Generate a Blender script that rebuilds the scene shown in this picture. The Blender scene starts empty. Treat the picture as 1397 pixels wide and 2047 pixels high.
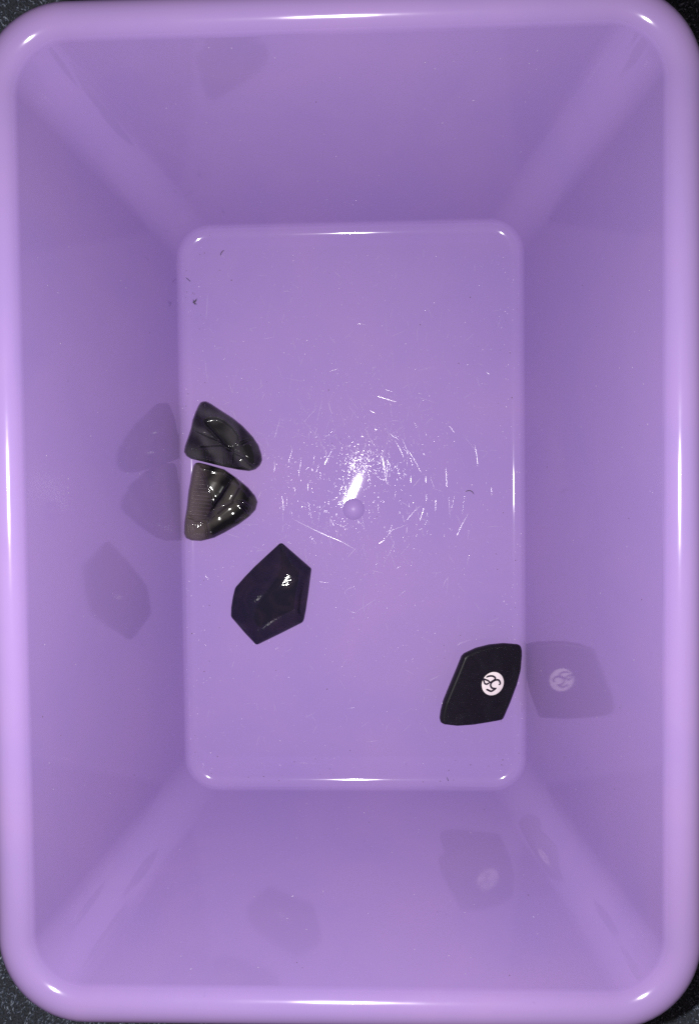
import bpy, bmesh, math, random
import numpy as np
from mathutils import Vector, Matrix, Euler

# ---------------------------------------------------------------- scale: lengths below are in sixths of a millimetre
U = 1.0 / 6000.0
D = 1650.0                                   # camera height over the tub floor
CAM = (55.02, 44.47, D)
ROT = (-0.0311028, 0.0359913, -0.0107278)
FLASH = (-52.0, 34.0, D - 10)                # phone flash beside the lens
PW, PH = 1397.0, 2047.0

scene = bpy.context.scene
col = scene.collection

# ---------------------------------------------------------------- camera
cd = bpy.data.cameras.new('camera')
cd.sensor_fit = 'VERTICAL'
cd.angle = 2 * math.atan(PH / 2 / D)
cd.clip_start, cd.clip_end = 0.01, 20
cam = bpy.data.objects.new('camera', cd)
cam.location = Vector(CAM) * U
cam.rotation_euler = ROT
col.objects.link(cam)
scene.camera = cam

# ---------------------------------------------------------------- dim room + phone flash
w = bpy.data.worlds.new('World')
scene.world = w
w.use_nodes = True
w.node_tree.nodes['Background'].inputs[0].default_value = (1.0, 0.80, 0.80, 1)
w.node_tree.nodes['Background'].inputs[1].default_value = 0.11
ld = bpy.data.lights.new('phone_flash', 'AREA')
ld.shape = 'ELLIPSE'
ld.size, ld.size_y = 14 * U, 20 * U
ld.energy = 0.97
ld.color = (1.0, 0.985, 0.965)
lo = bpy.data.objects.new('phone_flash', ld)
lo.location = Vector(FLASH) * U
lo.rotation_euler = (math.radians(-14), math.radians(2), 0)
col.objects.link(lo)

vs = scene.view_settings
vs.view_transform = 'Standard'
vs.look = 'None'
vs.exposure = 0.0
vs.gamma = 1.0
scene.cycles.use_denoising = False
scene.cycles.blur_glossy = 0.1
scene.cycles.caustics_reflective = False
scene.cycles.caustics_refractive = False
scene.cycles.max_bounces = 10
scene.cycles.diffuse_bounces = 6
scene.cycles.sample_clamp_indirect = 0.95

# ---------------------------------------------------------------- measuring helpers
CR = Euler(ROT, 'XYZ').to_matrix()
def ray(px, py):
    return CR @ Vector(((px - PW / 2) / D, -(py - PH / 2) / D, -1.0))
def at(px, py, z=0.0):                       # photo point -> place on the level z
    d = ray(px, py)
    t = (z - CAM[2]) / d.z
    return Vector(CAM) + d * t

def link(name, me, mat=None, parent=None, smooth=True):
    o = bpy.data.objects.new(name, me)
    col.objects.link(o)
    if mat: me.materials.append(mat)
    if smooth:
        me.polygons.foreach_set('use_smooth', [True] * len(me.polygons))
    if parent: o.parent = parent
    return o
def mesh(name, verts, faces, mat=None, parent=None, smooth=True):
    me = bpy.data.meshes.new(name)
    v = [(a[0] * U, a[1] * U, a[2] * U) for a in verts]
    me.from_pydata(v, [], faces)
    me.validate()
    me.update()
    return link(name, me, mat, parent, smooth)
def empty(name, loc=(0, 0, 0)):
    o = bpy.data.objects.new(name, None)
    o.empty_display_size = 0.01
    o.location = Vector(loc) * U
    col.objects.link(o)
    return o
def tag(o, label=None, cat=None, group=None, kind=None):
    if label: o['label'] = label
    if cat: o['category'] = cat
    if group: o['group'] = group
    if kind: o['kind'] = kind
    return o

# ---------------------------------------------------------------- materials
def new_mat(name):
    m = bpy.data.materials.new(name)
    m.use_nodes = True
    nt = m.node_tree
    return m, nt, nt.nodes['Principled BSDF']
def node(nt, t, **kw):
    n = nt.nodes.new(t)
    for k, v in kw.items(): setattr(n, k, v)
    return n
def noise(nt, vec, scale, detail=3.0, rough=0.5, dist=0.0):
    n = node(nt, 'ShaderNodeTexNoise')
    n.inputs['Scale'].default_value = scale
    n.inputs['Detail'].default_value = detail
    n.inputs['Roughness'].default_value = rough
    n.inputs['Distortion'].default_value = dist
    if vec is not None: nt.links.new(vec, n.inputs['Vector'])
    return n
def ramp(nt, fac, stops):
    r = node(nt, 'ShaderNodeValToRGB')
    e = r.color_ramp.elements
    while len(e) < len(stops): e.new(0.5)
    for i, (p, c) in enumerate(stops):
        e[i].position = p
        e[i].color = c if len(c) == 4 else (*c, 1)
    nt.links.new(fac, r.inputs[0])
    return r
def stretched(nt, pos, ang, sx, sy):
    m = node(nt, 'ShaderNodeMapping')
    m.vector_type = 'TEXTURE'
    m.inputs['Rotation'].default_value = (0, 0, ang)
    m.inputs['Scale'].default_value = (sx, sy, 1)
    nt.links.new(pos, m.inputs['Vector'])
    return m.outputs[0]
def math_node(nt, op, a, b):
    n = node(nt, 'ShaderNodeMath', operation=op)
    for i, x in enumerate((a, b)):
        if isinstance(x, (int, float)): n.inputs[i].default_value = x
        else: nt.links.new(x, n.inputs[i])
    return n.outputs[0]

PURPLE = (0.294, 0.194, 0.438)
def plastic(name, rough, worn, pale=0.0, wave=0.25, ior=1.68):
    m, nt, b = new_mat(name)
    tc = node(nt, 'ShaderNodeTexCoord')
    pos = tc.outputs['Object']
    n1 = noise(nt, pos, 22, 5, 0.6, 0.4)
    c = [PURPLE[i] + (0.62 - PURPLE[i]) * pale for i in range(3)]
    r = ramp(nt, n1.outputs['Fac'], [(0.30, (c[0] * 0.93, c[1] * 0.95, c[2] * 0.99)), (0.70, (c[0] * 1.05, c[1] * 1.03, c[2] * 1.0))])
    # faint smudges of dirt
    n2 = noise(nt, pos, 260, 4, 0.65, 0.6)
    s = ramp(nt, n2.outputs['Fac'], [(0.70, (0, 0, 0)), (0.80, (1, 1, 1))])
    mx = node(nt, 'ShaderNodeMix', data_type='RGBA')
    mx.inputs['B'].default_value = (0.16, 0.11, 0.25, 1)
    nt.links.new(math_node(nt, 'MULTIPLY', s.outputs[0], 0.35), mx.inputs['Factor'])
    nt.links.new(r.outputs[0], mx.inputs['A'])
    nt.links.new(mx.outputs['Result'], b.inputs['Base Color'])
    n3 = noise(nt, pos, 90, 4)
    rr = ramp(nt, n3.outputs['Fac'], [(0.3, (rough * 0.85,) * 3), (0.7, (rough * 1.2,) * 3)])
    nt.links.new(rr.outputs[0], b.inputs['Roughness'])
    b.inputs['IOR'].default_value = ior
    b.inputs['Subsurface Weight'].default_value = 0.0
    # moulding ripple, and on the floor rubbed-in hairline wear
    h = noise(nt, pos, 55, 2)
    bp = node(nt, 'ShaderNodeBump')
    bp.inputs['Strength'].default_value = wave
    bp.inputs['Distance'].default_value = 0.00012
    nt.links.new(h.outputs['Fac'], bp.inputs['Height'])
    last = bp.outputs[0]
    if worn:
        tot = None
        for k, (ang, sx, sy) in enumerate([(0.35, 1, 26), (1.25, 1, 22), (2.1, 1, 30), (2.75, 1, 18)]):
            v = stretched(nt, pos, ang, 1.0, sy)
            nn = noise(nt, v, 3400 + 500 * k, 2, 0.6, 0.3)
            tot = nn.outputs['Fac'] if tot is None else math_node(nt, 'ADD', tot, nn.outputs['Fac'])
        fine = noise(nt, pos, 4200, 2, 0.6)
        tot = math_node(nt, 'ADD', tot, math_node(nt, 'MULTIPLY', fine.outputs['Fac'], 1.6))
        sep = node(nt, 'ShaderNodeSeparateXYZ')
        nt.links.new(pos, sep.inputs[0])
        b2 = node(nt, 'ShaderNodeBump')
        b2.inputs['Strength'].default_value = 0.55
        b2.inputs['Distance'].default_value = 0.0000014
        nt.links.new(tot, b2.inputs['Height'])
        nt.links.new(last, b2.inputs['Normal'])
        last = b2.outputs[0]
    nt.links.new(last, b.inputs['Normal'])
    return m
M_WALL = plastic('lilac_plastic', 0.075, False)
M_FLOOR = plastic('lilac_plastic_worn', 0.021, True, wave=0.12)
M_BURR = plastic('lilac_plastic_scuffed', 0.16, False, pale=0.45)
M_RIM = plastic('lilac_plastic_rim', 0.12, False, wave=0.6)
M_GATE = plastic('lilac_plastic_frosted', 0.38, True, ior=1.3)

def stone_mat(name, dark, light, scale, rough, coat, spark=0.0, spark_scale=3000, vein=0.55, bands=None, ior=1.52):
    m, nt, b = new_mat(name)
    tc = node(nt, 'ShaderNodeTexCoord')
    pos = tc.outputs['Object']
    n = noise(nt, pos, scale, 4, 0.55, 1.2)
    if bands:                                # smoky bands, with the stone's inner sheen painted into the base colour
        n = node(nt, 'ShaderNodeTexWave', wave_type='BANDS', bands_direction='X')
        n.inputs['Scale'].default_value = bands[0]
        n.inputs['Distortion'].default_value = bands[2]
        n.inputs['Detail'].default_value = 3
        n.inputs['Detail Scale'].default_value = 1.4
        nt.links.new(stretched(nt, pos, bands[1], 1, 1), n.inputs['Vector'])
    r = ramp(nt, n.outputs['Fac'], [(vein - 0.13, dark), (vein + 0.17, light)] if not bands else [(max(0, vein - 0.5), dark), (min(1, vein + 0.42), light)])
    nt.links.new(r.outputs[0], b.inputs['Base Color'])
    b.inputs['Roughness'].default_value = rough
    b.inputs['IOR'].default_value = ior
    b.inputs['Coat Weight'].default_value = coat
    b.inputs['Coat Roughness'].default_value = 0.06
    f = noise(nt, pos, spark_scale, 2, 0.6)
    bp = node(nt, 'ShaderNodeBump')
    bp.inputs['Strength'].default_value = spark
    bp.inputs['Distance'].default_value = 0.00004
    nt.links.new(f.outputs['Fac'], bp.inputs['Height'])
    nt.links.new(bp.outputs[0], b.inputs['Normal'])
    nt.links.new(bp.outputs[0], b.inputs['Coat Normal'])
    return m

def brown_side(m, c, xa, xb):               # one flank a lighter smoky brown, its golden sheen painted into the colour
    nt = m.node_tree; b = nt.nodes['Principled BSDF']
    src = b.inputs['Base Color'].links[0].from_socket
    tc = node(nt, 'ShaderNodeTexCoord')
    sep = node(nt, 'ShaderNodeSeparateXYZ'); nt.links.new(tc.outputs['Object'], sep.inputs[0])
    n = noise(nt, tc.outputs['Object'], 260, 3)
    x = math_node(nt, 'ADD', math_node(nt, 'DIVIDE', sep.outputs[0], U * 60), math_node(nt, 'MULTIPLY', n.outputs['Fac'], 0.5))
    mr = node(nt, 'ShaderNodeMapRange')
    mr.inputs[1].default_value, mr.inputs[2].default_value = xa, xb
    mr.inputs[3].default_value, mr.inputs[4].default_value = 1, 0
    nt.links.new(x, mr.inputs[0])
    mx = node(nt, 'ShaderNodeMix', data_type='RGBA')
    nt.links.new(mr.outputs[0], mx.inputs['Factor'])
    nt.links.new(src, mx.inputs['A']); mx.inputs['B'].default_value = (*c, 1)
    nt.links.new(mx.outputs['Result'], b.inputs['Base Color'])

def plain(name, c, rough=0.5):
    m, nt, b = new_mat(name)
    tc = node(nt, 'ShaderNodeTexCoord')
    n = noise(nt, tc.outputs['Object'], 900, 3)
    r = ramp(nt, n.outputs['Fac'], [(0.3, tuple(x * 0.9 for x in c)), (0.7, tuple(min(1, x * 1.06) for x in c))])
    nt.links.new(r.outputs[0], b.inputs['Base Color'])
    b.inputs['Roughness'].default_value = rough
    return m
M_STICK = plain('sticker_paper', (0.80, 0.72, 0.70), 0.6)
M_INK = plain('ink', (0.018, 0.012, 0.022), 0.5)
M_LINT = plain('lint_dark', (0.03, 0.022, 0.03), 0.7)
M_DUST = plain('dust_brown', (0.10, 0.055, 0.07), 0.8)
M_PALE = plain('dust_pale', (0.75, 0.66, 0.80), 0.4)

# ---------------------------------------------------------------- the carpet under the tub
m, nt, b = new_mat('carpet_fabric')
tc = node(nt, 'ShaderNodeTexCoord')
n = noise(nt, tc.outputs['Object'], 1500, 3, 0.6)
r = ramp(nt, n.outputs['Fac'], [(0.35, (0.012, 0.014, 0.021)), (0.68, (0.05, 0.056, 0.075))])
nt.links.new(r.outputs[0], b.inputs['Base Color'])
b.inputs['Roughness'].default_value = 0.9
M_CARPET = m
m, nt, b = new_mat('carpet_fibre')
tc = node(nt, 'ShaderNodeTexCoord')
n = noise(nt, tc.outputs['Object'], 1100, 2, 0.6)
r = ramp(nt, n.outputs['Fac'], [(0.34, (0.022, 0.028, 0.048)), (0.52, (0.095, 0.115, 0.17)), (0.70, (0.34, 0.38, 0.47))])
nt.links.new(r.outputs[0], b.inputs['Base Color'])
b.inputs['Roughness'].default_value = 0.75
M_FIBRE = m
ZC = -12.0
carpet = mesh('carpet', [(-3600, -3600, ZC), (3600, -3600, ZC), (3600, 3600, ZC), (-3600, 3600, ZC)], [(0, 1, 2, 3)], M_CARPET, smooth=False)
tag(carpet, 'dark slate grey carpet showing at the corners around the tub', 'carpet', kind='structure')
rng = np.random.default_rng(5)
NB = 120000
bx = rng.uniform(-860, 860, NB); by = rng.uniform(-1190, 1190, NB)
keep = (np.abs(bx) > 330) | (np.abs(by) > 555)
bx, by = bx[keep], by[keep]; NB = len(bx)
an = rng.uniform(0, 2 * math.pi, NB); hh = rng.uniform(3, 9, NB); wd = rng.uniform(1.0, 1.9, NB)
ln = rng.uniform(3, 11, NB); la = rng.uniform(0, 2 * math.pi, NB)
vx = np.empty((NB, 5, 3))
ca, sa = np.cos(an) * wd, np.sin(an) * wd
mxp = bx + np.cos(la) * ln * 0.35; myp = by + np.sin(la) * ln * 0.35
vx[:, 0] = np.stack([bx - ca, by - sa, np.full(NB, ZC - 0.5)], 1)
vx[:, 1] = np.stack([bx + ca, by + sa, np.full(NB, ZC - 0.5)], 1)
vx[:, 2] = np.stack([mxp + ca, myp + sa, ZC + hh * 0.75], 1)
vx[:, 3] = np.stack([mxp - ca, myp - sa, ZC + hh * 0.75], 1)
vx[:, 4] = np.stack([bx + np.cos(la) * ln, by + np.sin(la) * ln, ZC + hh], 1)
fa = []
for i in range(NB):
    k = 5 * i
    fa.append((k, k + 1, k + 2, k + 3)); fa.append((k + 3, k + 2, k + 4))
pile = mesh('carpet_pile', vx.reshape(-1, 3), fa, M_FIBRE, carpet, smooth=False)
tag(pile, kind='stuff')

# ---------------------------------------------------------------- the tub
FX, FY, H, TH = 341.6, 563.7, 502.0, math.radians(12.0)
RF = 26.0                                    # fillet between floor and wall
SW = math.radians(78.0)
ZF = RF * (1 - math.cos(SW))
RC = 68.0                                    # corner radius
TT = math.tan(TH)
NCOR, NSX, NSY = 16, 22, 34

def floor_z(x, y):                           # the floor is very slightly dished round its middle
    dx, dy = x - 8, y - 42
    s = dx * 0.42 + dy * 0.91
    t = -dx * 0.91 + dy * 0.42
    g = math.exp(-(s / 75) ** 2 - (t / 70) ** 2)
    return (0.80 * s * s - 1.1 * t * t) / (2 * D) * g

def ring(hx, hy, r, z, warp=False):
    r = max(min(r, hx * 0.98, hy * 0.98), 0.01)
    pts = []
    cs = [(hx - r, hy - r, 0), (-(hx - r), hy - r, 90), (-(hx - r), -(hy - r), 180), (hx - r, -(hy - r), 270)]
    for i, (cx, cy, a0) in enumerate(cs):
        for k in range(NCOR + 1):
            a = math.radians(a0 + 90 * k / NCOR)
            pts.append((cx + r * math.cos(a), cy + r * math.sin(a)))
        nx = cs[(i + 1) % 4]
        a1 = math.radians(a0 + 90)
        p0 = (cx + r * math.cos(a1), cy + r * math.sin(a1))
        a2 = math.radians(nx[2])
        p1 = (nx[0] + r * math.cos(a2), nx[1] + r * math.sin(a2))
        ns = NSX if i % 2 == 0 else NSY
        for k in range(1, ns):
            f = k / ns
            pts.append((p0[0] + (p1[0] - p0[0]) * f, p0[1] + (p1[1] - p0[1]) * f))
    if callable(z):
        return [(x, y, z(x, y)) for x, y in pts]
    return [(x, y, z) for x, y in pts]
def loft(rings, cap0=None, cap1=None):
    n = len(rings[0]); v = []; f = []
    for rg in rings: v += rg
    for j in range(len(rings) - 1):
        for i in range(n):
            k = (i + 1) % n
            f.append((j * n + i, j * n + k, (j + 1) * n + k, (j + 1) * n + i))
    if cap0 is not None:
        v.append(cap0); c = len(v) - 1
        for i in range(n): f.append((c, (i + 1) % n, i))
    if cap1 is not None:
        v.append(cap1); c = len(v) - 1; o = (len(rings) - 1) * n
        for i in range(n): f.append((c, o + i, o + (i + 1) % n))
    return v, f

tub = empty('plastic_tub', (0, 0, ZC))
tag(tub, 'lilac purple plastic tub with sloping walls and a rolled rim', 'tub')
off = -ZC
def T(vs): return [(x, y, z + off) for x, y, z in vs]

x0 = FX - RF * math.sin(SW); y0 = FY - RF * math.sin(SW)      # edge of the flat floor
rc0 = RC - RF * math.sin(SW)
rings = []
NR = 46
for k in range(1, NR + 1):
    s = (k / NR) ** 0.8
    rings.append(ring(x0 * s, y0 * s, rc0 * s ** 0.6, floor_z))
v, f = loft(rings, cap0=(0, 0, floor_z(0, 0)))
floor_panel = mesh('floor_panel', T(v), f, M_FLOOR, tub)

rings = [ring(x0 - 1.0, y0 - 1.0, rc0 - 1, -0.02)]
for k in range(0, 15):
    a = SW * k / 14
    dx = RF * math.sin(a)
    rings.append(ring(x0 + dx, y0 + dx, rc0 + dx, RF * (1 - math.cos(a))))
ZW = H - 3.0
for k in range(0, 21):
    z = ZF + (ZW - ZF) * (0.01 + 0.99 * k / 20)
    e = (z - ZF) * TT + 1.6 * math.sin(math.pi * (z - ZF) / (ZW - ZF))
    rings.append(ring(FX + e, FY + e, RC + e * 0.06, z))
v, f = loft(rings)
wall_in = mesh('inner_wall', T(v), f, M_WALL, tub)

eT = (ZW - ZF) * TT
RR = 28.0
cx = eT + RR * math.sin(SW); cz = ZW - RR * math.cos(SW)
rings = [ring(FX + eT - 1.2 * TT, FY + eT - 1.2 * TT, RC + eT * 0.06, ZW - 1.2)]
for k in range(0, 29):
    a = math.radians(78 - 168 * k / 28)
    e = cx - RR * math.sin(a)
    rings.append(ring(FX + e, FY + e, RC + e - eT * 0.94, cz + RR * math.cos(a)))
e = cx + RR
for e2, z2 in ((e + 0.5, cz - 8), (e + 1, cz - 30), (e + 1, cz - 33), (e - 1, cz - 35), (e - 5, cz - 34), (e - 6, cz - 30), (e - 7, cz - 4), (eT + 9, cz - 3)):
    rings.append(ring(FX + e2, FY + e2, RC + e2 - eT * 0.94, z2))
v, f = loft(rings)
rim = mesh('rolled_rim', T(v), f, M_RIM, tub)

rings = []
for z in (cz - 2, H * 0.7, H * 0.4, 20.0):
    e = (z - ZF) * TT + 8
    rings.append(ring(FX + e, FY + e, RC + 8 + e * 0.06, z))
for a in range(0, 91, 15):
    e = (20 - ZF) * TT + 8 - 26 * (1 - math.cos(math.radians(a)))
    rings.append(ring(FX + e, FY + e, RC + 8 - 26 * (1 - math.cos(math.radians(a))), 20 - 29 * math.sin(math.radians(a))))
v, f = loft(rings, cap1=(0, 0, -9.5))
wall_out = mesh('outer_wall', T(v), f, M_WALL, tub)

# moulding gate: a shallow round button in the middle of the floor
g = at(706.5, 1018)
rings = []
for k in range(0, 12):
    t = k / 11
    rr = 22.5 * (1 - t) if k < 11 else 0.2
    zz = 10.5 * (1 - (rr / 22.5) ** 2) - 0.4
    rings.append([(g.x + rr * math.cos(2 * math.pi * i / 48), g.y + rr * math.sin(2 * math.pi * i / 48), zz) for i in range(48)])
v, f = loft(rings, cap1=(g.x, g.y, 10.1))
mesh('gate_mark', T(v), f, M_GATE, tub)

# ---------------------------------------------------------------- scratches and pits rubbed into the floor
random.seed(11)
sv, sf = [], []
GX, GY = at(707, 970).x, at(707, 970).y
def scratch(pts, wdt, hgt):
    """a raised burr along a path: arched cross-section, open underneath"""
    n = len(pts); base = len(sv); C = 5
    for i, p in enumerate(pts):
        a = pts[max(i - 1, 0)]; c = pts[min(i + 1, n - 1)]
        d = Vector((c[0] - a[0], c[1] - a[1]))
        if d.length < 1e-6: d = Vector((1, 0))
        d.normalize(); nn = Vector((-d.y, d.x))
        tp = min(1.0, 0.25 + 2.2 * min(i, n - 1 - i) / n)
        for k in range(C):
            t = -1 + 2 * k / (C - 1)
            sv.append((p[0] + nn.x * t * wdt / 2 * tp, p[1] + nn.y * t * wdt / 2 * tp, floor_z(p[0], p[1]) - 0.03 + hgt * tp * (1 - t * t)))
    for i in range(n - 1):
        for k in range(C - 1):
            q = base + i * C + k
            sf.append((q, q + 1, q + C + 1, q + C))
def inside(x, y): return abs(x) < 305 and abs(y) < 525
def rnd_scratch(x, y, L, ang, bend, wdt, hgt):
    n = max(4, int(L / 5)); pts = []
    for i in range(n):
        t = i / (n - 1) - 0.5
        a = ang + bend * t
        pts.append((x + math.cos(a) * L * t, y + math.sin(a) * L * t))
    if all(inside(*p) for p in pts): scratch(pts, wdt, hgt)
for i in range(6000):
    rad = abs(random.gauss(0, 165)); th = random.uniform(0, 2 * math.pi)
    x, y = GX + rad * math.cos(th) * 1.05, GY + 40 + rad * math.sin(th) * 1.15
    L = random.choice((2, 2.5, 3, 3, 4, 5, 6, 8, 11))
    ang = random.choice((random.uniform(0, math.pi), random.gauss(math.pi / 2, 0.25), random.uniform(0, math.pi)))
    rnd_scratch(x, y, L * random.uniform(0.7, 1.3), ang, random.gauss(0, 0.25), random.uniform(0.6, 1.05), random.uniform(0.008, 0.05))
for i in range(520):
    x, y = random.gauss(GX + 20, 150), random.gauss(GY + 50, 190)
    rnd_scratch(x, y, random.uniform(35, 110), random.choice((random.gauss(1.5, 0.2), random.gauss(1.9, 0.2), random.uniform(0, 3.1))), random.gauss(0, 0.15), random.uniform(0.3, 0.55), random.uniform(0.015, 0.04))
for i in range(650):
    x, y = random.uniform(-300, 300), random.uniform(-520, 520)
    rnd_scratch(x, y, random.uniform(5, 40), random.uniform(0, 3.1), random.gauss(0, 0.25), random.uniform(0.35, 0.6), random.uniform(0.02, 0.06))
# scratches one can follow by eye
for path, wdt, hg in [
    ([(566, 1027), (600, 1045), (640, 1065), (685, 1084), (712, 1100), (735, 1107)], 1.3, 0.16),
    ([(562, 985), (566, 1005), (567, 1028)], 1.1, 0.15), ([(905, 1088), (925, 1045), (945, 1012)], 1.1, 0.13),
    ([(947, 884), (952, 905), (956, 938)], 1.3, 0.18), ([(805, 1048), (830, 1020), (848, 1004)], 1.1, 0.14),
    ([(835, 1052), (842, 1032), (850, 1005)], 1.1, 0.12), ([(646, 880), (655, 925), (668, 890)], 1.0, 0.10),
    ([(762, 912), (770, 937)], 2.2, 0.25), ([(765, 914), (768, 933)], 2.4, 0.25), ([(648, 930), (655, 915)], 2.4, 0.25), ([(650, 926), (657, 912), (667, 894)], 1.2, 0.2),
    ([(738, 820), (750, 826)], 2.4, 0.25), ([(745, 789), (770, 797), (800, 806)], 1.4, 0.16), ([(656, 800), (660, 818), (665, 830)], 1.6, 0.2),
    ([(788, 878), (798, 895), (808, 918)], 1.4, 0.2), ([(576, 870), (584, 900), (570, 945)], 1.0, 0.1), ([(548, 905), (549, 935), (546, 960)], 1.0, 0.1),
    ([(821, 950), (821, 967)], 1.8, 0.2), ([(851, 950), (851, 967)], 1.6, 0.2), ([(616, 965), (615, 980)], 1.8, 0.25), ([(890, 925), (892, 955), (893, 985)], 1.1, 0.14),
    ([(410, 655), (414, 620), (416, 570)], 1.2, 0.12), ([(408, 690), (412, 740), (420, 790)], 1.0, 0.1), ([(440, 1062), (470, 1072), (490, 1078)], 1.0, 0.12),
    ([(905, 1140), (888, 1165), (880, 1190)], 1.0, 0.1), ([(849, 1364), (870, 1355), (884, 1346)], 1.1, 0.14), ([(716, 1090), (690, 1120)], 1.1, 0.14), ([(755, 1088), (770, 1079)], 1.6, 0.2)]:
    P = [at(*q) for q in path]
    pts = []
    for a, c in zip(P, P[1:]):
        n = max(2, int((c - a).length / 4))
        for k in range(n): pts.append(((a + (c - a) * k / n).x, (a + (c - a) * k / n).y))
    pts.append((P[-1].x, P[-1].y))
    scratch(pts, wdt * 0.6, hg * 0.4)
def pit(x, y, r, h):
    base = len(sv); n = 6
    for rr, z in ((1.0, -0.03), (0.6, 0.65)):
        for k in range(n):
            a = 2 * math.pi * k / n
            sv.append((x + r * rr * math.cos(a), y + r * rr * math.sin(a), floor_z(x, y) + (h * z if z > 0 else z)))
    sv.append((x, y, floor_z(x, y) + h))
    for k in range(n):
        j = (k + 1) % n
        sf.append((base + k, base + j, base + n + j, base + n + k))
        sf.append((base + n + k, base + n + j, base + 2 * n))
for i in range(900):
    if i < 650:
        x, y = random.gauss(GX, 130), random.gauss(GY + 10, 160)
    else:
        x, y = random.uniform(-300, 300), random.uniform(-520, 520)
    if inside(x, y): pit(x, y, random.uniform(0.35, 0.8), random.uniform(0.05, 0.2))
tag(mesh('floor_scratches', T(sv), sf, M_BURR, tub), 'fine scratches and pits on the tub floor', kind='stuff')

# tiny nicks and grit on the sloping walls
def on_wall(px, py, side):
    n_, p0 = {'L': (Vector((math.cos(TH), 0, math.sin(TH))), Vector((-FX, 0, ZF))), 'R': (Vector((-math.cos(TH), 0, math.sin(TH))), Vector((FX, 0, ZF))),
              'T': (Vector((0, -math.cos(TH), math.sin(TH))), Vector((0, FY, ZF))), 'B': (Vector((0, math.cos(TH), math.sin(TH))), Vector((0, -FY, ZF)))}[side]
    d = ray(px, py); o_ = Vector(CAM)
    return o_ + d * ((p0 - o_).dot(n_) / d.dot(n_)), n_
random.seed(23)
nv, nf, dv, df = [], [], [], []
def bump_on(p, n_, r_, h, V, F, L=1.0):
    a = Vector((0, 0, 1)).cross(n_).normalized(); c_ = n_.cross(a)
    t0 = random.uniform(0, 3.1); e1 = a * math.cos(t0) + c_ * math.sin(t0); e2 = n_.cross(e1)
    k = len(V)
    for q in range(6):
        t = 2 * math.pi * q / 6
        V.append(tuple(p + e1 * (r_ * L * math.cos(t)) + e2 * (r_ * math.sin(t)) - n_ * 2.2))
    for q in range(6):
        t = 2 * math.pi * q / 6
        V.append(tuple(p + e1 * (r_ * L * 0.7 * math.cos(t)) + e2 * (r_ * 0.7 * math.sin(t)) + n_ * h * 0.7))
    V.append(tuple(p + n_ * h))
    for q in range(6):
        j = (q + 1) % 6
        F.append((k + q, k + j, k + 6 + j, k + 6 + q)); F.append((k + 6 + q, k + 6 + j, k + 12))
boxes = {'L': (80, 345, 420, 1600), 'R': (1065, 1300, 420, 1600), 'T': (330, 1080, 90, 430), 'B': (330, 1080, 1600, 1950)}
spots = [('L', 139, 985), ('L', 138, 975), ('L', 77, 515), ('L', 100, 1525), ('R', 1303, 985), ('R', 1298, 982), ('R', 1160, 1255), ('T', 705, 410), ('T', 698, 408), ('T', 742, 411), ('T', 712, 402), ('T', 690, 405), ('B', 735, 1612), ('B', 745, 1620), ('B', 728, 1625), ('B', 755, 1630), ('B', 500, 1621), ('B', 830, 1634)]
for i in range(170):
    sd = random.choice('LRTB'); b_ = boxes[sd]
    spots.append((sd, random.uniform(*b_[:2]), random.uniform(*b_[2:])))
for i, (sd, px, py) in enumerate(spots):
    p, n_ = on_wall(px, py, sd)
    e = 1.6 * math.sin(math.pi * max(0, min(1, (p.z - ZF) / (ZW - ZF))))
    p = p - n_ * e
    if i < 100 or i % 3: bump_on(p, n_, random.uniform(0.5, 1.0), random.uniform(0.15, 0.5), nv, nf, random.uniform(1, 3))
    else: bump_on(p, n_, random.uniform(0.6, 1.1), random.uniform(0.2, 0.5), dv, df, random.uniform(1, 2))
tag(mesh('wall_nicks', T(nv), nf, M_BURR, tub), 'small pale nicks on the tub walls', kind='stuff')
tag(mesh('wall_grit', T(dv), df, M_DUST, tub), 'dark specks of grit on the tub walls', kind='stuff')

# ---------------------------------------------------------------- stones
def chaikin(pts, it=2, q=0.25):
    for _ in range(it):
        o = []
        for a, b_ in zip(pts, pts[1:] + pts[:1]):
            o.append((a[0] * (1 - q) + b_[0] * q, a[1] * (1 - q) + b_[1] * q))
            o.append((a[0] * q + b_[0] * (1 - q), a[1] * q + b_[1] * (1 - q)))
        pts = o
    return pts
def resample(pts, n):
    P = np.array(pts + pts[:1], float)
    s = np.r_[0, np.cumsum(np.hypot(*(P[1:] - P[:-1]).T))]
    t = np.linspace(0, s[-1], n, endpoint=False)
    return np.stack([np.interp(t, s, P[:, 0]), np.interp(t, s, P[:, 1])], 1)
def seg_dist(Q, a, b_):
    a = np.array(a, float); d = np.array(b_, float) - a
    t = np.clip(((Q - a) @ d) / (d @ d), 0, 1)
    return np.hypot(*(Q - a - t[:, None] * d).T), t
def pdist(Q, pts, closed=False):
    L = list(pts) + ([pts[0]] if closed else [])
    return np.min([seg_dist(Q, a, b_)[0] for a, b_ in zip(L, L[1:])], axis=0)
def psigned(Q, pts):                         # distance to a path, positive on its right-hand side as seen in the picture
    best = np.full(len(Q), 1e9); sg = np.ones(len(Q))
    for a, b_ in zip(pts, pts[1:]):
        d, _ = seg_dist(Q, a, b_)
        c = (b_[0] - a[0]) * (Q[:, 1] - a[1]) - (b_[1] - a[1]) * (Q[:, 0] - a[0])
        m_ = d < best
        best[m_] = d[m_]; sg[m_] = np.sign(c)[m_]
    return best * sg
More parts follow.
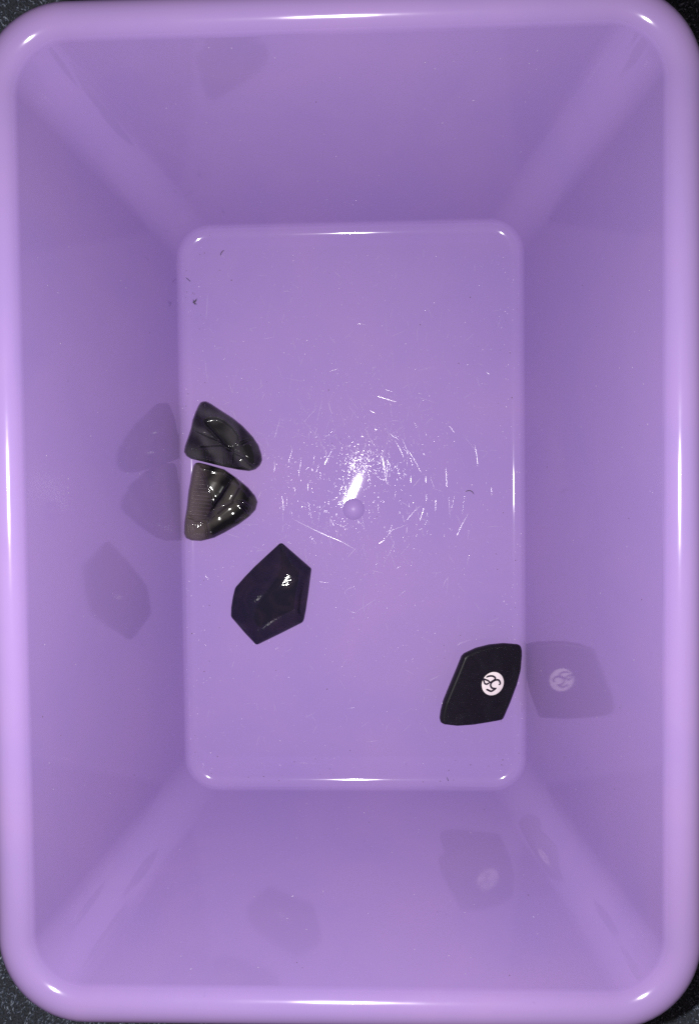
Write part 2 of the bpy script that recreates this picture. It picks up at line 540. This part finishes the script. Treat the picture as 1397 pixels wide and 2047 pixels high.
def in_poly(Q, pts):
    P = np.array(pts, float); r_ = np.zeros(len(Q), bool); j = len(P) - 1
    for i in range(len(P)):
        c = ((P[i, 1] > Q[:, 1]) != (P[j, 1] > Q[:, 1])) & (Q[:, 0] < (P[j, 0] - P[i, 0]) * (Q[:, 1] - P[i, 1]) / (P[j, 1] - P[i, 1] + 1e-12) + P[i, 0])
        r_ ^= c; j = i
    return r_
def smin(a, b_, k):
    h = np.clip(0.5 + 0.5 * (b_ - a) / k, 0, 1)
    return b_ * (1 - h) + a * h - k * h * (1 - h)

def cabochon(name, label, outline, height, mat, tilt=None, n=200, nr=70, girdle=6.0):
    """outline in photo points; height(Q, edge distance) gives the carved top over the stone's base"""
    O = resample(outline, n)
    c = O.mean(0)
    lv = []
    for k in range(nr):
        s = 1 - k / nr
        lv.append(c + (O - c) * s)
    Q = np.concatenate(lv + [c[None]])
    de = pdist(Q, [tuple(p) for p in O], True)
    Z = height(Q, de)
    V = []
    tl = tilt or (lambda X: 0.0)
    b0 = at(c[0], c[1], 0)
    for q, z in zip(Q, Z):
        p = at(q[0], q[1], z)
        zt = z + tl(p.x)
        p = at(q[0], q[1], zt)
        V.append((p.x - b0.x, p.y - b0.y, zt))
    F = []
    for j in range(nr - 1):
        for i in range(n):
            k = (i + 1) % n
            F.append((j * n + k, j * n + i, (j + 1) * n + i, (j + 1) * n + k))
    o = (nr - 1) * n
    for i in range(n): F.append((o + (i + 1) % n, o + i, nr * n))
    # girdle down to a flat base
    bl = len(V)
    for s, zz in ((0.995, 2.5), (0.97, 0.4)):
        for q in (c + (O - c) * s):
            p = at(q[0], q[1], girdle); zt = zz + tl(p.x)
            V.append((p.x - b0.x, p.y - b0.y, zt))
    for i in range(n):
        k = (i + 1) % n
        F.append((i, k, bl + k, bl + i))
        F.append((bl + i, bl + k, bl + n + k, bl + n + i))
    V.append((0, 0, 0.4 + tl(b0.x)))
    for i in range(n): F.append((bl + n + i, bl + n + (i + 1) % n, len(V) - 1))
    ob = mesh(name, V, F, mat)
    ob.location = b0 * U
    tag(ob, label, 'stone')
    return ob

M_SA = stone_mat('stone_smoky_a', (0.008, 0.0075, 0.0095), (0.034, 0.032, 0.036), 100, 0.10, 0.0, bands=(38, 0.7, 9.0))
M_SB = stone_mat('stone_smoky_b', (0.003, 0.003, 0.0045), (0.040, 0.036, 0.033), 130, 0.085, 0.0, bands=(40, -0.62, 6.0), vein=0.58)
M_SC = stone_mat('stone_satin', (0.009, 0.008, 0.017), (0.018, 0.012, 0.022), 120, 0.05, 0.0, 0.9, 1700, ior=1.46)
M_SD = stone_mat('stone_matte_black', (0.007, 0.006, 0.009), (0.0105, 0.0095, 0.013), 160, 0.40, 0.0, ior=1.28)

brown_side(M_SB, (0.078, 0.060, 0.062), -0.35, 0.25)
def lean(X):                                 # their left edges ride up on the curve between floor and wall
    return 9.5 * min(1.2, max(0.0, (-175 - X) / 155))

c1 = lambda L: [(340 + x / 4.366, 780 + y / 4.366) for x, y in L]
def step(Q, path, amp, w_, L):
    d = psigned(Q, c1(path))
    return amp * np.tanh(d / w_) * np.exp(-(d / L) ** 2)
def ridge(Q, path, amp, w_):
    return amp * np.exp(-(pdist(Q, c1(path)) / w_) ** 2)

outA = c1([(290, 97), (312, 97), (350, 115), (440, 175), (540, 238), (630, 310), (720, 405), (770, 480), (797, 560), (803, 610), (786, 655), (745, 692), (690, 707), (600, 696), (500, 676), (400, 652), (280, 622), (185, 601), (148, 577), (127, 540), (135, 490), (155, 430), (185, 340), (200, 260), (225, 190), (252, 130), (270, 105)])
def hA(Q, de):
    t = np.clip(de / 34, 0, 1)
    z = 7 + 25 * np.sqrt(np.clip(1 - (1 - t) ** 2, 0, 1)) * 0.8 + 0.10 * de
    k = np.clip(de / 9, 0, 1)
    s = 0
    # leaf shaped hollow in the upper half
    leaf = c1([(300, 262), (350, 245), (412, 246), (470, 272), (540, 330), (590, 395), (598, 440), (560, 500), (530, 512), (480, 487), (440, 430), (370, 355), (320, 305)])
    di = pdist(Q, leaf, True) * np.where(in_poly(Q, leaf), 1, -1)
    s = s - 3.4 * (0.5 + 0.5 * np.tanh(di / 3.5)) + 2.4 * np.exp(-((di + 2.5) / 3.0) ** 2)
    s = s + step(Q, [(215, 355), (330, 408), (410, 440), (480, 487)], 2.6, 1.6, 14)
    s = s + step(Q, [(265, 494), (350, 490), (430, 486), (480, 487)], -2.2, 1.4, 16)
    s = s + ridge(Q, [(480, 485), (530, 515), (570, 545), (640, 580)], 2.6, 2.4)
    s = s + ridge(Q, [(555, 508), (600, 470), (660, 445), (740, 428)], -3.0, 3.4)
    s = s + ridge(Q, [(300, 150), (305, 200), (310, 250)], 1.6, 3)
    s = s + step(Q, [(556, 540), (550, 600), (543, 690)], 2.6, 1.2, 14)
    s = s + ridge(Q, [(460, 540), (462, 640)], -1.2, 1.6)
    s = s + ridge(Q, [(625, 600), (670, 645), (720, 690)], -1.8, 3.0)
    reg = c1([(150, 520), (250, 500), (440, 500), (545, 550), (540, 690), (160, 610)])
    di = np.clip(pdist(Q, reg, True) * np.where(in_poly(Q, reg), 1, -1) / 5, 0, 1)
    s = s + di * (-1.2 + 0.35 * np.sin((Q[:, 0] + 0.12 * Q[:, 1]) * 2 * math.pi / 6.2))
    return z + 1.7 * s * k
cabochon('carved_stone', 'black carved stone with a leaf shaped hollow, topmost of the four stones', outA, hA, M_SA, lean)

outB = c1([(228, 633), (250, 631), (330, 650), (470, 690), (580, 765), (680, 850), (740, 920), (763, 975), (745, 1045), (690, 1103), (600, 1170), (480, 1240), (380, 1290), (270, 1317), (190, 1312), (145, 1292), (128, 1250), (131, 1150), (150, 1030), (165, 880), (180, 800), (195, 700), (210, 650)])
def hB(Q, de):
    t = np.clip(de / 30, 0, 1)
    z = 7 + 22 * np.sqrt(np.clip(1 - (1 - t) ** 2, 0, 1)) * 0.8 + 0.10 * de
    k = np.clip(de / 8, 0, 1)
    # ribbed fan along the left edge
    fan = c1([(180, 640), (255, 672), (300, 770), (330, 870), (352, 960), (358, 1040), (368, 1095), (335, 1140), (240, 1125), (100, 1105), (120, 900)])
    di = pdist(Q, fan, True) * np.where(in_poly(Q, fan), 1, -1)
    m_ = 0.5 + 0.5 * np.tanh(di / 1.3)
    ph = (Q[:, 1] - 0.10 * (Q[:, 0] - 380) - 780) * 2 * math.pi / 7.6
    rib = 1 - np.abs(np.sin(ph / 2)) ** 0.7
    u = (Q[:, 0] - 370) / 50.0
    fanz = 15 + 15 * np.clip(u, 0, 1.2) - 3.6 * rib
    z = z * (1 - m_ * np.clip(k, 0, 1)) + np.minimum(fanz, z + 1.5) * m_ * np.clip(k, 0, 1)
    s = 1.8 * np.exp(-((di + 2.2) / 2.2) ** 2)
    # lower left block with upright ribs, cut off by two grooves
    blk = c1([(100, 1155), (295, 1155), (308, 1200), (318, 1320), (100, 1330)])
    db = np.clip(pdist(Q, blk, True) * np.where(in_poly(Q, blk), 1, -1) / 3, 0, 1)
    s = s + db * (-1.0 - 1.0 * (1 - np.abs(np.sin((Q[:, 0] - 0.2 * Q[:, 1]) * math.pi / 5.2)) ** 0.7))
    s = s + ridge(Q, [(150, 1105), (230, 1135), (325, 1145)], -5.0, 3.2)
    s = s + ridge(Q, [(305, 1155), (318, 1220), (330, 1300)], -4.0, 2.6)
    # facets fanning from the middle
    s = s + step(Q, [(520, 820), (450, 930), (365, 1045)], -3.0, 2.0, 22)
    s = s + ridge(Q, [(365, 1045), (450, 1015), (540, 982)], 2.2, 3.2)
    s = s + step(Q, [(600, 860), (560, 940), (540, 982), (420, 1075)], 3.4, 2.4, 18)
    s = s + ridge(Q, [(570, 966), (640, 980), (705, 1020)], 2.4, 2.2)
    s = s + step(Q, [(620, 1010), (660, 1055), (700, 1100)], -2.6, 1.6, 14)
    s = s + ridge(Q, [(270, 680), (360, 708), (450, 720)], 1.6, 2.6)
    s = s + ridge(Q, [(360, 1270), (470, 1210), (560, 1165)], 1.2, 3)
    return z + 1.6 * s * k
cabochon('carved_stone', 'black carved stone with a ribbed brownish fan along its left side', outB, hB, M_SB, lean, n=240, nr=80)

c2 = lambda L: [(420 + x / 5.82, 1060 + y / 5.82) for x, y in L]
outC = c2([(806, 156), (825, 149), (845, 155), (1000, 290), (1160, 430), (1176, 448), (1174, 475), (1140, 740), (1112, 930), (1092, 1030), (1080, 1062), (1062, 1078), (820, 1200), (570, 1322), (545, 1331), (525, 1322), (400, 1190), (255, 1020), (244, 995), (246, 900), (265, 780), (287, 690), (298, 662), (400, 545), (520, 420), (660, 290)])
C_EDGES = [(c2([(825, 149), (1176, 448)]), 0.95), (c2([(1176, 448), (1080, 1065)]), 1.25), (c2([(1080, 1065), (545, 1331)]), 1.0), (c2([(545, 1331), (244, 1000)]), 1.1), (c2([(244, 1000), (294, 665)]), 0.72), (c2([(294, 665), (825, 149)]), 0.62)]
def hC(Q, de):
    cxy = np.array([545.0, 1187.0])
    r2 = ((Q - cxy) ** 2).sum(1)
    z = 37 - r2 / (2 * 290.0)
    for (a, b_), sl in C_EDGES:
        a = np.array(a); b_ = np.array(b_); d = (b_ - a) / np.hypot(*(b_ - a))
        dist = -(d[0] * (a[1] - Q[:, 1]) - d[1] * (a[0] - Q[:, 0]))
        z = smin(z, 9 + sl * np.clip(np.abs(dist), 0, 200), 12.0)
    return np.maximum(6.0, np.minimum(z, 6.5 + de * 1.6))
cabochon('faceted_stone', 'glossy black six sided stone with sloping edges, right of the two carved stones', outC, hC, M_SC, None, n=240, nr=60)

# the stone lying upside down by the right wall, its flat back up and tipped towards the wall
c3 = lambda L: [(840 + x / 3.326, 1250 + y / 3.326) for x, y in L]
outD = c3([(295, 213), (312, 196), (390, 160), (480, 137), (570, 128), (655, 134), (671, 141), (679, 165), (680, 200), (672, 300), (645, 400), (600, 520), (556, 622), (547, 634), (525, 640), (440, 655), (350, 669), (250, 676), (165, 666), (148, 657), (143, 640), (150, 590), (165, 530), (210, 420), (260, 300)])
A_ = []; Z_ = []
for (x, y), z in (((931, 1312), 64), ((884, 1449), 58), ((1041, 1292), 18), ((1005.5, 1440), 20), ((984.5, 1367), 52)):
    p = at(x, y, z); A_.append((p.x, p.y, 1)); Z_.append(z)
PL = np.linalg.lstsq(np.array(A_), np.array(Z_), rcond=None)[0]
PN = Vector((-PL[0], -PL[1], 1)).normalized()
def on_back(px, py, lift=0.0):
    d = ray(px, py); o = Vector(CAM)
    p0 = Vector((0, 0, PL[2])) + PN * lift
    t = (p0 - o).dot(PN) / d.dot(PN)
    return o + d * t
O = resample(outD, 160); cD = O.mean(0)
top = [on_back(*q) for q in O]
cw = sum(top, Vector()) / len(top)
b0 = Vector((cw.x, cw.y, 0))
V = []; F = []; n = len(top)
lay = []
for s in (0.30, 0.62, 0.88, 0.915): lay.append([cw + (p - cw) * s for p in top])
for k in range(1, 6):                        # rounded arris
    a = math.radians(90 * k / 5)
    lay.append([cw + (p - cw) * (0.915 + 0.085 * math.sin(a)) - PN * (7 * (1 - math.cos(a))) for p in top])
lay.append([p - PN * 10 for p in top])
for k in range(1, 9):                        # domed face below
    t = k / 8
    lay.append([cw + (p - cw) * math.cos(t * math.pi / 2 * 0.97) - PN * (9 + 37 * math.sin(t * math.pi / 2)) for p in top])
for L in lay:
    for p in L:
        fx_ = max(0.0, min(1.0, (p.x - x0) / (RF * math.sin(SW))))
        zmin = 0.5 + RF * (1 - math.sqrt(max(0, 1 - (fx_ * math.sin(SW)) ** 2)))
        V.append((p.x - b0.x, p.y - b0.y, max(p.z, zmin)))
for j in range(len(lay) - 1):
    for i in range(n):
        k = (i + 1) % n
        F.append((j * n + i, (j + 1) * n + i, (j + 1) * n + k, j * n + k))
V.append(tuple(cw - b0)); c0 = len(V) - 1
for i in range(n): F.append((c0, i, (i + 1) % n))
e_ = lay[-1]; o = (len(lay) - 1) * n
cb = sum(e_, Vector()) / n
V.append((cb.x - b0.x, cb.y - b0.y, max(cb.z, 0.5))); c0 = len(V) - 1
for i in range(n): F.append((c0, o + (i + 1) % n, o + i))
stoneD = empty('labelled_stone', b0)
tag(stoneD, 'matte black stone lying flat side up with a round white sticker, by the right wall', 'stone')
mesh('stone_body', V, F, M_SD, stoneD)
# round paper sticker
sc = on_back(984.4, 1366.6)
ax = (on_back(1010, 1366.6) - sc).normalized(); ay = PN.cross(ax).normalized()
RS = 23.6
def disc(r_, h): return [tuple(sc + ax * (r_ * math.cos(2 * math.pi * i / 64)) + ay * (r_ * math.sin(2 * math.pi * i / 64)) + PN * h - b0) for i in range(64)]
v, f = loft([disc(RS, -0.1), disc(RS, 0.5), disc(RS - 0.3, 0.65), disc(RS * 0.5, 0.65)], cap1=tuple(sc + PN * 0.65 - b0))
sticker = mesh('sticker', v, f, M_STICK, stoneD)
sticker['label'] = 'small round white paper sticker marked 5e in black ink'
c6 = lambda L: [(940 + x / 15.52, 1330 + y / 15.52) for x, y in L]
def smooth_path(L, n=60):
    P = np.array(L, float)
    for _ in range(3):
        Q = [P[0]]
        for a, b_ in zip(P, P[1:]): Q += [a * .75 + b_ * .25, a * .25 + b_ * .75]
        Q.append(P[-1]); P = np.array(Q)
    s = np.r_[0, np.cumsum(np.hypot(*(P[1:] - P[:-1]).T))]
    t = np.linspace(0, s[-1], n)
    return np.stack([np.interp(t, s, P[:, 0]), np.interp(t, s, P[:, 1])], 1)
def ink(L, wd_):
    P = [on_back(x, y, 0.85) - b0 for x, y in smooth_path(c6(L))]
    V, F = [], []
    for i, p in enumerate(P):
        d = (P[min(i + 1, len(P) - 1)] - P[max(i - 1, 0)]).normalized()
        s = PN.cross(d).normalized()
        tp = wd_ * (0.65 + 0.35 * min(1, min(i, len(P) - 1 - i) / 8.0))
        V += [tuple(p + s * tp / 2), tuple(p - s * tp / 2), tuple(p + s * tp / 2 - PN * 0.3), tuple(p - s * tp / 2 - PN * 0.3)]
    for i in range(len(P) - 1):
        k = 4 * i
        F += [(k, k + 1, k + 5, k + 4), (k, k + 4, k + 6, k + 2), (k + 1, k + 3, k + 7, k + 5)]
    return V, F
V, F = [], []
for L, wd_ in (([(488, 378), (540, 342), (640, 326), (730, 345), (785, 410), (720, 470), (640, 515), (600, 540)], 2.9),
               ([(610, 535), (560, 480), (480, 450), (392, 418), (415, 490), (440, 575), (510, 590), (570, 550), (605, 535)], 2.7),
               ([(868, 600), (925, 590), (915, 510), (870, 450), (800, 450), (720, 480), (640, 545), (615, 620), (650, 700), (720, 722), (805, 712)], 2.9),
               ([(800, 708), (720, 765), (640, 815), (560, 775), (488, 742)], 3.0)):
    v, f = ink(L, wd_ * 1.3)
    k = len(V); V += v; F += [tuple(i + k for i in q) for q in f]
mesh('handwriting', V, F, M_INK, sticker, smooth=False)

# ---------------------------------------------------------------- lint and dust
def fibre(name, label, path, rad, z=0.8):
    P = [at(x, y, z) for x, y in smooth_path(path, 24)]
    b = P[0].copy(); b.z = 0
    V, F = [], []
    for i, p in enumerate(P):
        d = (P[min(i + 1, 23)] - P[max(i - 1, 0)]).normalized()
        s = Vector((-d.y, d.x, 0))
        rr = rad * (0.5 + 0.5 * min(1, min(i, 23 - i) / 6))
        for k in range(5):
            a = 2 * math.pi * k / 5
            V.append(tuple(p + s * math.cos(a) * rr + Vector((0, 0, math.sin(a) * rr)) - b))
    for i in range(23):
        for k in range(5):
            j = (k + 1) % 5
            F.append((i * 5 + k, i * 5 + j, i * 5 + 5 + j, i * 5 + 5 + k))
    o = mesh(name, V, F, M_LINT)
    o.location = b * U
    return tag(o, label, 'lint', 'bits of lint on the tub floor')
fibre('lint_fibre', 'short dark curved hair lying on the floor right of the round button', [(930, 983), (936, 980), (943, 982), (947, 988)], 0.75)
fibre('lint_fibre', 'dark curved hair near the upper left corner of the tub floor', [(441, 511), (442, 506), (445, 502), (448, 500)], 0.7)
fibre('lint_fibre', 'short dark fibre at the left edge of the floor, below the corner', [(372, 555), (377, 559), (381, 563)], 0.6, 3)
fibre('lint_fibre', 'thin dark fibre at the bottom edge of the tub floor', [(893, 1554), (895, 1559), (897, 1564)], 0.6, 2)
# small ragged clump of fluff
cl = at(390, 603, 1.0)
V, F = [], []
random.seed(3)
for (dx, dy, L, a) in ((0, 0, 9, 0.6), (1, 2, 8, 0.35), (-2, 0, 6, -0.4), (0, -1, 6, -1.3), (2, -2, 5, -0.9), (-1, 1, 5, 1.3), (1, 1, 6, 0.1)):
    k = len(V)
    for i in range(6):
        t = i / 5; wv = 0.85 * (1 - t) + 0.15
        cxp = dx + math.cos(a + 0.4 * t) * L * t - 2; cyp = dy + math.sin(a + 0.4 * t) * L * t - 1
        nx, ny = -math.sin(a), math.cos(a)
        V += [(cxp + nx * wv, cyp + ny * wv, 0.2), (cxp, cyp, 0.4 + wv), (cxp - nx * wv, cyp - ny * wv, 0.2)]
    for i in range(5):
        q = k + 3 * i
        F += [(q, q + 1, q + 4, q + 3), (q + 1, q + 2, q + 5, q + 4)]
o = mesh('fluff_clump', V, F, M_LINT)
o.location = cl * U
tag(o, 'tiny ragged black clump of fluff on the floor near the left wall', 'lint', 'bits of lint on the tub floor')

def specks(name, label, spots, mat, rmin, rmax, flat=0.6):
    V, F = [], []
    for (x, y, z) in spots:
        r_ = random.uniform(rmin, rmax); k = len(V); el = random.uniform(0.6, 2.0); a0 = random.uniform(0, 3.1)
        for i in range(6):
            a = 2 * math.pi * i / 6
            lx, ly = r_ * el * math.cos(a) * random.uniform(0.7, 1.2), r_ * math.sin(a) * random.uniform(0.7, 1.2)
            V.append((x + lx * math.cos(a0) - ly * math.sin(a0), y + lx * math.sin(a0) + ly * math.cos(a0), z - 0.1))
        V.append((x, y, z + r_ * flat))
        for i in range(6): F.append((k + i, k + (i + 1) % 6, k + 6))
    return tag(mesh(name, V, F, mat), label, 'dust', kind='stuff')
def fz(p):                                   # height of the floor and its curve up to the wall
    e = max(abs(p.x) - x0, abs(p.y) - y0, 0) / RF
    return RF * (1 - math.sqrt(max(0.0, 1 - min(e, 0.97) ** 2)))
sp = []
for (x, y) in ((406, 506), (400, 509), (420, 471), (373, 542), (386, 586), (389, 588), (372, 595), (374, 584), (425, 675), (410, 765), (390, 1470), (397, 1512), (395, 1520), (405, 1532), (1002, 1529), (880, 1561), (845, 1562), (906, 1559), (558, 1560), (538, 1547), (746, 1537), (1013, 1033), (1005, 1025), (1023, 795), (712, 895), (753, 1033), (1030, 1120), (887, 1290), (888, 1316), (920, 1270), (440, 540), (463, 560), (600, 480), (820, 470), (1010, 640), (1000, 700), (640, 1548), (700, 1500), (930, 1520)):
    p = at(x, y, 0); sp.append((p.x, p.y, fz(p)))
for i in range(90):
    e = random.random()
    if e < 0.5: p = Vector((random.choice((-1, 1)) * random.uniform(285, 335), random.uniform(-540, 540), 0))
    elif e < 0.75: p = Vector((random.uniform(-320, 320), -random.uniform(500, 550), 0))
    else: p = Vector((random.uniform(-300, 300), random.uniform(-520, 520), 0))
    sp.append((p.x, p.y, fz(p)))
specks('dust_specks', 'dark dust specks scattered along the edges of the tub floor', sp, M_DUST, 0.45, 1.1)
sp = []
for i in range(330):
    if i < 200: p = Vector((random.choice((-1, 1)) * random.uniform(290, 336), random.uniform(-545, 545), 0))
    else: p = Vector((random.uniform(-310, 310), random.uniform(-530, 530), 0))
    sp.append((p.x, p.y, fz(p)))
specks('pale_dust', 'pale dust specks scattered over the tub floor', sp, M_PALE, 0.35, 0.75)
